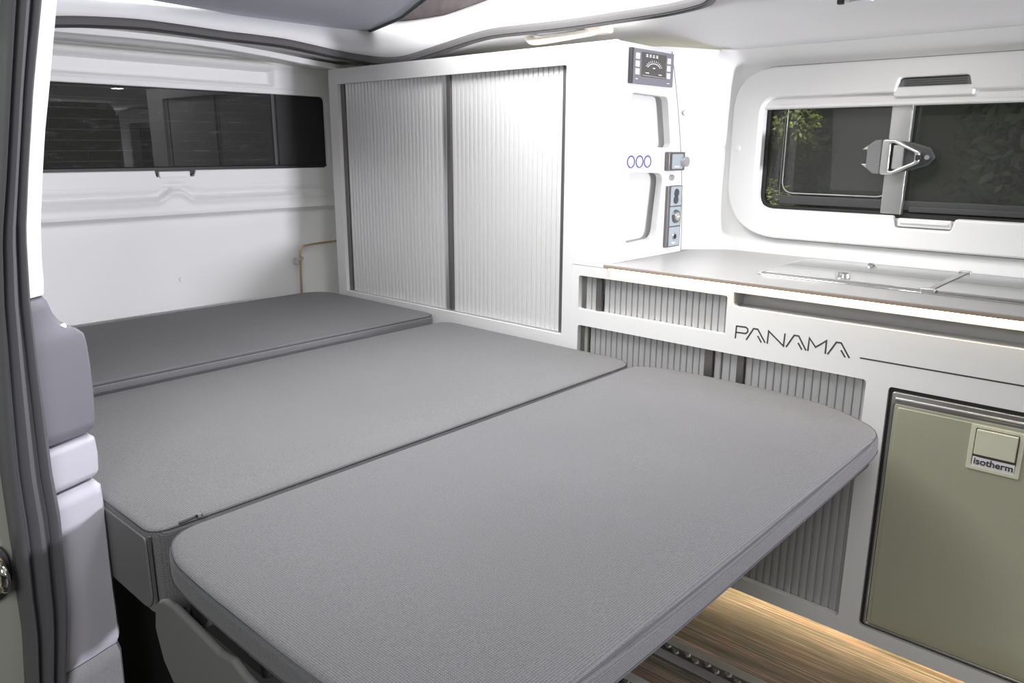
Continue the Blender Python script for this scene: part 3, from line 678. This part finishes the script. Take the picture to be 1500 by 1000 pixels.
# ================================================================== FRIDGE
fr = empty('fridge', (-.2, .2, .08), 'low fridge with champagne metallic door built into the kitchen cabinet', 'fridge')
box('cabinet_body', -.440, .036, .03, .38, .085, .632, 'dgrey', fr, .002)
plate('gasket', [rpoly([(-.4455, .082), (.0405, .082), (.0405, .6345), (-.4455, .6345)], .008, 4), rpoly([(-.4375, .090), (.0325, .090), (.0325, .6265), (-.4375, .6265)], .006, 4)], 'Y', .004, .02, 'dark', fr, .002)
plate('door_frame', [rrect(-.4385, .0335, .0875, .6275, .006, 4), rrect(-.4325, .0275, .0935, .604, .006, 4)], 'Y', -.001, .022, 'steel', fr, .002)
box('top_trim', -.4315, .0265, -.004, .012, .6085, .6175, 'alu', fr, .003)
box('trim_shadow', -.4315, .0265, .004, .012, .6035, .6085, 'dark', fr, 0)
dr = plate('door', [rrect(-.4320, .0270, .094, .6035, .005, 4)], 'Y', .000, .03, 'fridge', fr, .0015)
plate('door_skin', [rrect(-.4245, .0195, .1015, .5965, .004, 4)], 'Y', -.0015, .003, 'fridge', dr, .0012)
hf = plate('handle_frame', [rrect(-.289, -.199, .5045, .596, .003, 3), rrect(-.2805, -.2075, .5130, .5895, .003, 3)], 'Y', -.004, .004, 'fridge_plate', dr, .0012)
plate('handle_recess', [rrect(-.281, -.207, .5125, .590, .002, 3)], 'Y', -.0016, .0012, 'stile', dr, .0003)
plate('handle_flap', [rrect(-.2785, -.2095, .5370, .5880, .002, 3)], 'Y', -.0075, .006, 'fridge_plate', dr, .0015)
plate('name_plate', [rrect(-.2795, -.2085, .5135, .5310, .001, 2)], 'Y', -.0026, .0012, 'whitemark', dr, .0003)
tx = bpy.data.curves.new('t', 'FONT'); tx.body = 'isotherm'; tx.size = .0185; tx.align_x = 'CENTER'; tx.extrude = .0004; tx.offset = .00035
to = bpy.data.objects.new('t', tx); COL.objects.link(to); dg = bpy.context.evaluated_depsgraph_get(); dg.update()
tm = bpy.data.meshes.new_from_object(to.evaluated_get(dg)); bpy.data.objects.remove(to)
tb = bmesh.new(); tb.from_mesh(tm); bmesh.ops.transform(tb, matrix=MAPS['Y'].to_4x4(), verts=tb.verts); bmesh.ops.translate(tb, vec=(-.2435, -.0036, .5172), verts=tb.verts)
for f in tb.faces: f.material_index = 0
fin('lettering', tb, 'letter', dr, sm=False)

# ================================================================== BED
K = .9689
def sc(p): return [(x * K, -1.65 + (y + 1.65) * K) for x, y in p]
FCR = sc([(-1.064, -.10), (-1.066, -.05), (-1.058, -.012), (-1.030, .012), (-.985, .028), (-.943, .035), (-.870, .040), (-.798, .041), (-.677, .036), (-.592, .022), (-.548, .006), (-.505, -.015), (-.475, -.036), (-.450, -.058), (-.432, -.085), (-.422, -.12)])
FCL = sc([(-1.062, -1.15), (-1.062, -1.185), (-1.053, -1.215), (-1.030, -1.238), (-.99, -1.254), (-.954, -1.261), (-.873, -1.265), (-.769, -1.266), (-.668, -1.266), (-.56, -1.262), (-.49, -1.25), (-.445, -1.225), (-.424, -1.18), (-.418, -1.12)])
fo = FCR + sc([(-.418, -.2), (-.416, -.4), (-.414, -.65), (-.414, -.9)]) + FCL[::-1] + sc([(-1.062, -.95), (-1.061, -.65), (-1.062, -.35)])
fo = [tuple(v[:2]) for v in catmull([(a, b, 0) for a, b in fo], 3, True)]
bf = cushion('bed_cushion', fo, .582, .537, .014, 'cloth')
tag(bf, 'front section of the grey bed cushion, rounded corners, beside the fridge', 'cushion', 'three sections of the bed'); OR[bf.name] = V3((0, 0, 0))
def piping(o, zz, dd, r, par, mat='seam', rng=None):
    P = [V3((p.x, p.y, zz)) for p in inset(o, dd)]
    return tube('piping', P, r, mat, par, 6, True)
piping(fo, .5783, .0042, .0014, bf); piping(fo, .5475, -.0002, .0013, bf)
bz = [(-1.775 + .012, -.013), (-1.049, -.013), (-1.049, -1.258), (-1.763, -1.258)]
mo = rpoly([(-1.768, -.012), (-1.047, -.012), (-1.047, -1.256), (-1.768, -1.256)], [.05, .07, .03, .03], 8)
# resample the long edges so that the edge rings stay regular
def dens(o, d=.06):
    out = []
    for i in range(len(o)):
        a = V3((*o[i], 0)); b = V3((*o[(i + 1) % len(o)], 0)); n = max(1, int((b - a).length / d))
        for k in range(n): q = a.lerp(b, k / n); out.append((q.x, q.y))
    return out
mo = dens(mo)
bmid = cushion('bed_cushion', mo, .577, .438, .012, 'cloth2')
tag(bmid, 'middle section of the grey bed cushion with a deep squared side', 'cushion', 'three sections of the bed'); OR[bmid.name] = V3((0, 0, 0))
piping(mo, .5735, .0035, .0015, bmid)
tube('seam', [V3((-1.0555, -1.2535, z)) for z in (.570, .53, .49, .455)], .0022, 'seam', bmid, 6)
# smooth vinyl side of the middle section
plate('side_panel', [rpoly([(-1.73, .446), (-1.062, .446), (-1.062, .566), (-1.73, .566)], [.02, .03, .008, .02], 6)], 'Y', -1.2585, .004, 'vinyl', bmid, .0018, 3)
zp = empty('zip_pull', (-1.035, -1.19, .58), 'tiny silver zip pull at the seam of the middle and front cushions', 'zip pull')
disc('slider', (-1.0405, -1.186, .584), .0055, .006, 'Z', 'chrome', zp); tube('zip_end', [(-1.045, -1.215, .5795), (-1.042, -1.188, .5825)], .0022, 'dark', zp, 6)
ro = dens(rpoly([(-2.432, -.018), (-1.795, -.018), (-1.795, -1.262), (-2.432, -1.262)], [.11, .05, .03, .03], 8))
brc = cushion('bed_cushion', ro, .596, .45, .018, 'cloth')
tag(brc, 'rearmost section of the grey bed cushion, against the tailgate', 'cushion', 'three sections of the bed'); OR[brc.name] = V3((0, 0, 0))
piping(ro, .590, .004, .0015, brc); piping(ro, .545, -.0002, .0013, brc)
# frame beneath
fm = empty('bench_seat', (-1.2, -.6, 0), 'black bench seat frame with a grey plastic side cover, under the bed cushions', 'bench seat')
box('support_board', -1.03, -.425, -1.19, -.10, .522, .5365, 'dark', fm, .006)
plate('front_rail', [rpoly([(-.12, .520), (-.16, .514), (-.5, .512), (-1.0, .512), (-1.17, .518), (-1.17, .526), (-.12, .526)], .004, 3)], 'X', -.428, .03, 'dgrey', fm, .003)
box('corner_block', -.50, -.425, -.24, -.14, .508, .523, 'dark', fm, .006); box('corner_block', -.50, -.425, -.66, -.46, .505, .523, 'dark', fm, .006)
box('seat_box', -1.75, -1.12, -1.19, -.12, .02, .4375, 'black', fm, .004)
box('rear_deck', -2.42, -1.80, -1.22, -.03, .43, .4495, 'black', fm, .002); box('rear_leg', -2.40, -2.34, -1.2, -.04, 0, .43, 'black', fm, .002)
box('side_arm', -1.043, -.86, -1.20, -1.16, .40, .521, 'black', fm, .008); box('side_arm', -1.043, -.86, -.20, -.16, .40, .521, 'black', fm, .008); box('cross_arm', -1.12, -1.0, -1.18, -.18, .37, .42, 'black', fm, .006)
disc('hinge', (-.935, -1.238, .498), .024, .012, 'Y', 'steel', fm); disc('hinge_cap', (-.935, -1.246, .498), .018, .006, 'Y', 'dark', fm)
tube('release_lever', catmull([(-1.035, -1.21, .47), (-1.035, -1.225, .42), (-1.025, -1.228, .405), (-1.005, -1.23, .40)], 4), .004, 'dgrey', fm)
cvp = [(-1.039, .439), (-1.029, .478), (-1.015, .491), (-.996, .500), (-.969, .503), (-.907, .498), (-.845, .492), (-.810, .498), (-.784, .490), (-.755, .487), (-.60, .48), (-.58, .44), (-.66, .37), (-.80, .33), (-.93, .335), (-.991, .363), (-1.022, .391)]
cpl = plate('side_cover', [rpoly(cvp, .012, 3)], 'Y', -1.268, .012, 'cover', fm, .0055, 4)
box('cover_arm', -.81, -.50, -1.250, -1.215, .495, .520, 'cover', fm, .008)
# floor rails
for i, (y0, lab) in enumerate(((-.262, 'floor rail with a dark toothed slot, nearer the kitchen'), (-.432, 'floor rail almost wholly hidden beneath the front bed cushion'))):
    rl = empty('floor_rail', (-.9, y0, 0), lab, 'floor rail', 'seat rails in the floor')
    box('rail_bed', -1.9, .3, y0 - .040, y0 + .040, 0, .0025, 'steel', rl, .001)
    box('rail_slot', -1.9, .3, y0 - .012, y0 + .012, .002, .0032, 'dark', rl, 0)
    bm = bmesh.new()
    for k in range(88):
        x = -1.9 + .025 * k; r = bmesh.ops.create_cone(bm, cap_ends=True, segments=10, radius1=.0095, radius2=.006, depth=.004); bmesh.ops.translate(bm, vec=(x, y0 + (.004 if k % 2 else -.004), .0045), verts=r['verts'])
    fin('rail_teeth', bm, 'dgrey', rl)['kind'] = 'stuff'

# ================================================================== DOOR PILLAR (sliding-door opening, left)
def interp(tab, z):
    T = sorted([(b, a) for a, b in tab])
    if z <= T[0][0]: a, b = T[0], T[1]
    elif z >= T[-1][0]: a, b = T[-2], T[-1]
    else:
        for k in range(len(T) - 1):
            if T[k][0] <= z <= T[k + 1][0]: a, b = T[k], T[k + 1]; break
    t = (z - a[0]) / (b[0] - a[0]) if b[0] != a[0] else 0
    return a[1] + (b[1] - a[1]) * t
PW_IN=[(-1.234,1.299),(-1.245,1.247),(-1.258,1.185),(-1.27,1.131),(-1.28,1.077),(-1.292,1.004),(-1.297,0.957),(-1.299,0.908)]
PW_OUT=[(-1.262,1.292),(-1.273,1.242),(-1.286,1.182),(-1.296,1.13),(-1.305,1.078),(-1.318,1.008),(-1.322,0.963),(-1.326,0.91)]
PD_IN=[(-1.3,0.906),(-1.294,0.881),(-1.287,0.868),(-1.276,0.857),(-1.262,0.852),(-1.2565,0.845),(-1.254,0.832),(-1.253,0.801),(-1.254,0.748),(-1.257,0.705),(-1.262,.694)]
PL1_IN=[(-1.266,0.690),(-1.2605,0.684),(-1.259,0.657),(-1.261,0.630),(-1.265,.6235)]
PL2_IN=[(-1.267,0.617),(-1.261,0.609),(-1.26,0.55),(-1.262,0.468),(-1.262,0.384),(-1.264,0.296),(-1.265,0.258),(-1.27,.0)]
P_OUT=[(-1.326,0.91),(-1.328,0.851),(-1.328,0.792),(-1.328,0.743),(-1.328,0.694),(-1.328,0.65),(-1.327,0.609),(-1.329,0.543),(-1.332,0.488),(-1.337,0.433),(-1.344,0.379),(-1.354,0.325),(-1.40,0)]
SL=[(-1.305,1.284),(-1.324,1.179),(-1.342,1.079),(-1.359,0.995),(-1.37,0.908),(-1.379,0.808),(-1.385,0.734),(-1.389,0.676),(-1.39,0.616),(-1.391,0.554),(-1.394,0.492),(-1.395,0.427),(-1.401,0.363),(-1.43,.0)]
SR=[(-1.268,1.289),(-1.292,1.181),(-1.311,1.079),(-1.324,1.001),(-1.331,0.911),(-1.333,0.808),(-1.334,0.729),(-1.335,0.658),(-1.333,0.595),(-1.336,0.531),(-1.339,0.466),(-1.348,0.403),(-1.359,0.339),(-1.39,0)]
def pillar(name, IN, OUT, z0, z1, mat, label, xi=-1.200, xo=-1.170, slant=0, rnd=.010, n=24, depth=.30):
    rows = []
    for k in range(n + 1):
        t = k / n; z = z0 + (z1 - z0) * t
        # ends are eased in so that the moulding has a soft top and bottom
        e = min(t, 1 - t) * (z1 - z0); q = rnd * (1 - min(1, e / rnd)) ** 2 * .6
        yi = interp(IN, z); yo = interp(OUT, z) - .02
        a = V3((xo, yo, z + slant)); b = V3((xi, yi, z)); nrm = V3((.91, .42, 0))
        r = [a + V3((-.03, -.02, 0)), a - nrm * q]
        for s in (.3, .6, .85): r.append(a.lerp(b, s) - nrm * q + nrm * .003 * math.sin(s * math.pi))
        r += [b + V3((.003, -.003, 0)) - nrm * q, b + V3((-.006, .002, 0)) - nrm * q, b + V3((-.02, .001, 0)) - nrm * q * .5, b + V3((-depth, .0, 0)), b + V3((-depth, -.15, 0)), a + V3((-.10, -.10, 0))]
        rows.append(r)
    bm = bmesh.new(); V = [[bm.verts.new(p) for p in r] for r in rows]; m = len(V[0])
    for i in range(n):
        for j in range(m): bm.faces.new((V[i][j], V[i][(j + 1) % m], V[i + 1][(j + 1) % m], V[i + 1][j]))
    bm.faces.new(V[0][::-1]); bm.faces.new(V[-1])
    o = fin(name, bm, mat, None, 40); o['kind'] = 'structure'; o['label'] = label; return o
pillar('trim_4', PW_IN, PW_OUT, .908, 1.40, 'wall', 'white upper cover of the door pillar', rnd=.004)
pillar('trim_5', PD_IN, P_OUT, .6945, .906, 'pillar', 'dark slate grey top piece of the lower door pillar cover')
pillar('trim_6', PL1_IN, P_OUT, .6225, .6905, 'pillarl', 'short pale grey piece of the door pillar cover')
pillar('trim_7', PL2_IN, P_OUT, .335, .6185, 'pillarl', 'long pale grey piece of the door pillar cover')
pillar('trim_8', PL2_IN, P_OUT, .0, .3335, 'mgrey', 'lowest grey piece of the door pillar cover')
# small clip where the dark piece steps in
ck = disc('trim_clip', (-1.2, -1.2825, .861), .0045, .008, 'X', 'alu'); tag(ck, 'tiny bright clip on the shoulder of the door pillar cover', 'clip')
# ribbed rubber door seal
prof = [(0, 0), (.04, .012), (.09, .020), (.15, .023), (.20, .018), (.235, .009), (.28, .008), (.36, .017), (.46, .022), (.55, .021), (.62, .014), (.66, .007), (.70, .008), (.77, .017), (.85, .020), (.93, .015), (1, .002)]
rows = []
for k in range(70):
    z = .0 + 1.42 * k / 69; a = interp(SL, z); b = interp(SR, z) + .004
    rows.append([V3((-1.172, a, z))] + [V3((-1.172 + h, a + (b - a) * s, z)) for s, h in prof] + [V3((-1.19, b, z)), V3((-1.19, a, z))])
bm = bmesh.new(); V = [[bm.verts.new(p) for p in r] for r in rows]; m = len(V[0])
for i in range(69):
    for j in range(m): bm.faces.new((V[i][j], V[i][(j + 1) % m], V[i + 1][(j + 1) % m], V[i + 1][j]))
ds = fin('door_seal', bm, 'rubber', None, 40); tag(ds, 'thick ribbed grey rubber seal running down the sliding door opening', 'door seal')
# painted jamb outside the seal
jr = []
for z in (0, .3, .45, .6, .75, .9, 1.05, 1.2, 1.42):
    y = interp(SL, z) + .01; jr.append([V3((-1.30, y - .15, z)), V3((-1.205, y - .14, z)), V3((-1.192, y - .10, z)), V3((-1.19, y, z)), V3((-1.19, y + .02, z))])
S(loft('wall_jamb', jr, 'body', thick=.004))['label'] = 'olive grey painted body metal outside the door seal'
# striker
sk = empty('door_striker', (-1.19, -1.402, .532), 'brass-coloured door striker on a black plate outside the seal', 'door striker')
plate('back_plate', [circ(-1.419, .533, .024, 28, .044)], 'X', -1.180, .010, 'dark', sk, .004, 3)
plate('striker_plate', [circ(-1.420, .533, .017, 28, .032)], 'X', -1.174, .006, 'brass', sk, .002, 2)
tube('striker_loop', catmull([(-1.176, -1.414, .55), (-1.155, -1.413, .548), (-1.150, -1.412, .533), (-1.155, -1.413, .517), (-1.176, -1.414, .515)], 5), .006, 'chrome', sk)

# ================================================================== OUTSIDE
def tree(name, c, R, H, n, mat, label, leaf=.05, group=None):
    t = empty(name, (c[0], c[1], -.45), label, 'tree', group)
    tube('trunk', [(c[0], c[1], -.45), (c[0] + .04, c[1], .2), (c[0], c[1] + .03, c[2] + H * .3)], .07, 'bark', t)
    bm = bmesh.new(); blobs = [(random.uniform(-.6, .6) * R, random.uniform(-.6, .6) * R, random.uniform(-.85, .85) * H, random.uniform(.25, .5) * R) for _ in range(16)]
    for k in range(n):
        b = random.choice(blobs); v = V3((random.gauss(0, 1), random.gauss(0, 1), random.gauss(0, 1))).normalized() * b[3] * random.uniform(.7, 1.05)
        p = V3(c) + V3(b[:3]) + v; u = V3((random.gauss(0, 1), random.gauss(0, 1), random.gauss(0, .6))).normalized(); w = u.cross(v.normalized() + V3((.01, 0, 0))).normalized(); s = leaf * random.uniform(.6, 1.2)
        bm.faces.new([bm.verts.new(p + u * s), bm.verts.new(p + w * s * .45), bm.verts.new(p - u * s), bm.verts.new(p - w * s * .45)])
    d = off(t); bmesh.ops.translate(bm, vec=-d, verts=bm.verts); me = bpy.data.meshes.new('foliage'); bm.to_mesh(me); bm.free(); link('foliage', me, mat, t)
tree('bush', (-2.22, 3.1, 1.0), .48, .85, 22000, 'leaf', 'light green bush seen through the left end of the kitchen window', .017)
tree('tree', (-3.6, 5.6, .9), 1.2, 1.6, 12000, 'leafd', 'dark tree behind the bush, seen through the kitchen window', .06, 'dark trees in the night outside')
tree('tree', (-.6, 6.2, 1.0), 1.3, 1.6, 12000, 'leafd', 'dark tree right of the window bar, in the night outside', .06, 'dark trees in the night outside')

# ================================================================== LIGHT
def area(name, loc, target, size, power, color=(1, 1, 1), sy=None, spread=None):
    l = bpy.data.lights.new(name, 'AREA'); l.energy = power; l.color = color; l.size = size
    if sy: l.shape = 'RECTANGLE'; l.size_y = sy
    if spread: l.spread = math.radians(spread)
    o = bpy.data.objects.new(name, l); COL.objects.link(o); o.location = loc
    o.rotation_euler = (Vector(target) - Vector(loc)).to_track_quat('-Z', 'Y').to_euler(); return o
area('cab_flash', (2.6, .29, .97), (-1.6, -.05, 1.11), .22, 104, (.93, .92, 1), .2)
area('door_fill', (.25, -2.3, 1.75), (-1.6, -.3, .85), .8, 20, (.99, .99, 1))  # soft fill added outside the open door, no lamp stands there
area('roof_light', (-1.35, -.62, 1.86), (-1.25, -.5, 0), .7, 38, (1, 1, 1), 1.1)
area('spot_lamp', (-.615, .085, 1.396), (-.615, .12, 0), .045, 1.3, (1, .97, .92))
area('bush_fill', (-1.3, 1.5, 2.6), (-2.3, 3.1, .9), .3, 480, (1, .97, .75))  # unseen lamp added outdoors to brighten the bush
w = bpy.data.worlds.new('World'); bpy.context.scene.world = w; w.use_nodes = True
w.node_tree.nodes['Background'].inputs[0].default_value = (.88, .95, .74, 1); w.node_tree.nodes['Background'].inputs[1].default_value = .115

# ================================================================== CAMERA
cam = bpy.data.cameras.new('Camera'); co = bpy.data.objects.new('Camera', cam); COL.objects.link(co)
cam.sensor_width = 36; cam.lens = 1133.35 / 1500 * 36; cam.clip_start = .01
right = V3((.74061698, .67191587, .00394389)); upv = V3((-.16654722, .17788342, .96985541)); fwd = V3((-.65095969, .71894822, -.24364921))
Rm = Matrix((right, upv, -fwd)).transposed(); co.matrix_world = Matrix.Translation((0, -1.65, 1.111)) @ Rm.to_4x4()
sc_ = bpy.context.scene; sc_.camera = co
sc_.view_settings.view_transform = 'Standard'; sc_.view_settings.look = 'None'; sc_.view_settings.gamma = 1
sc_.view_settings.use_curve_mapping = False; sc_.view_settings.exposure = 0.28
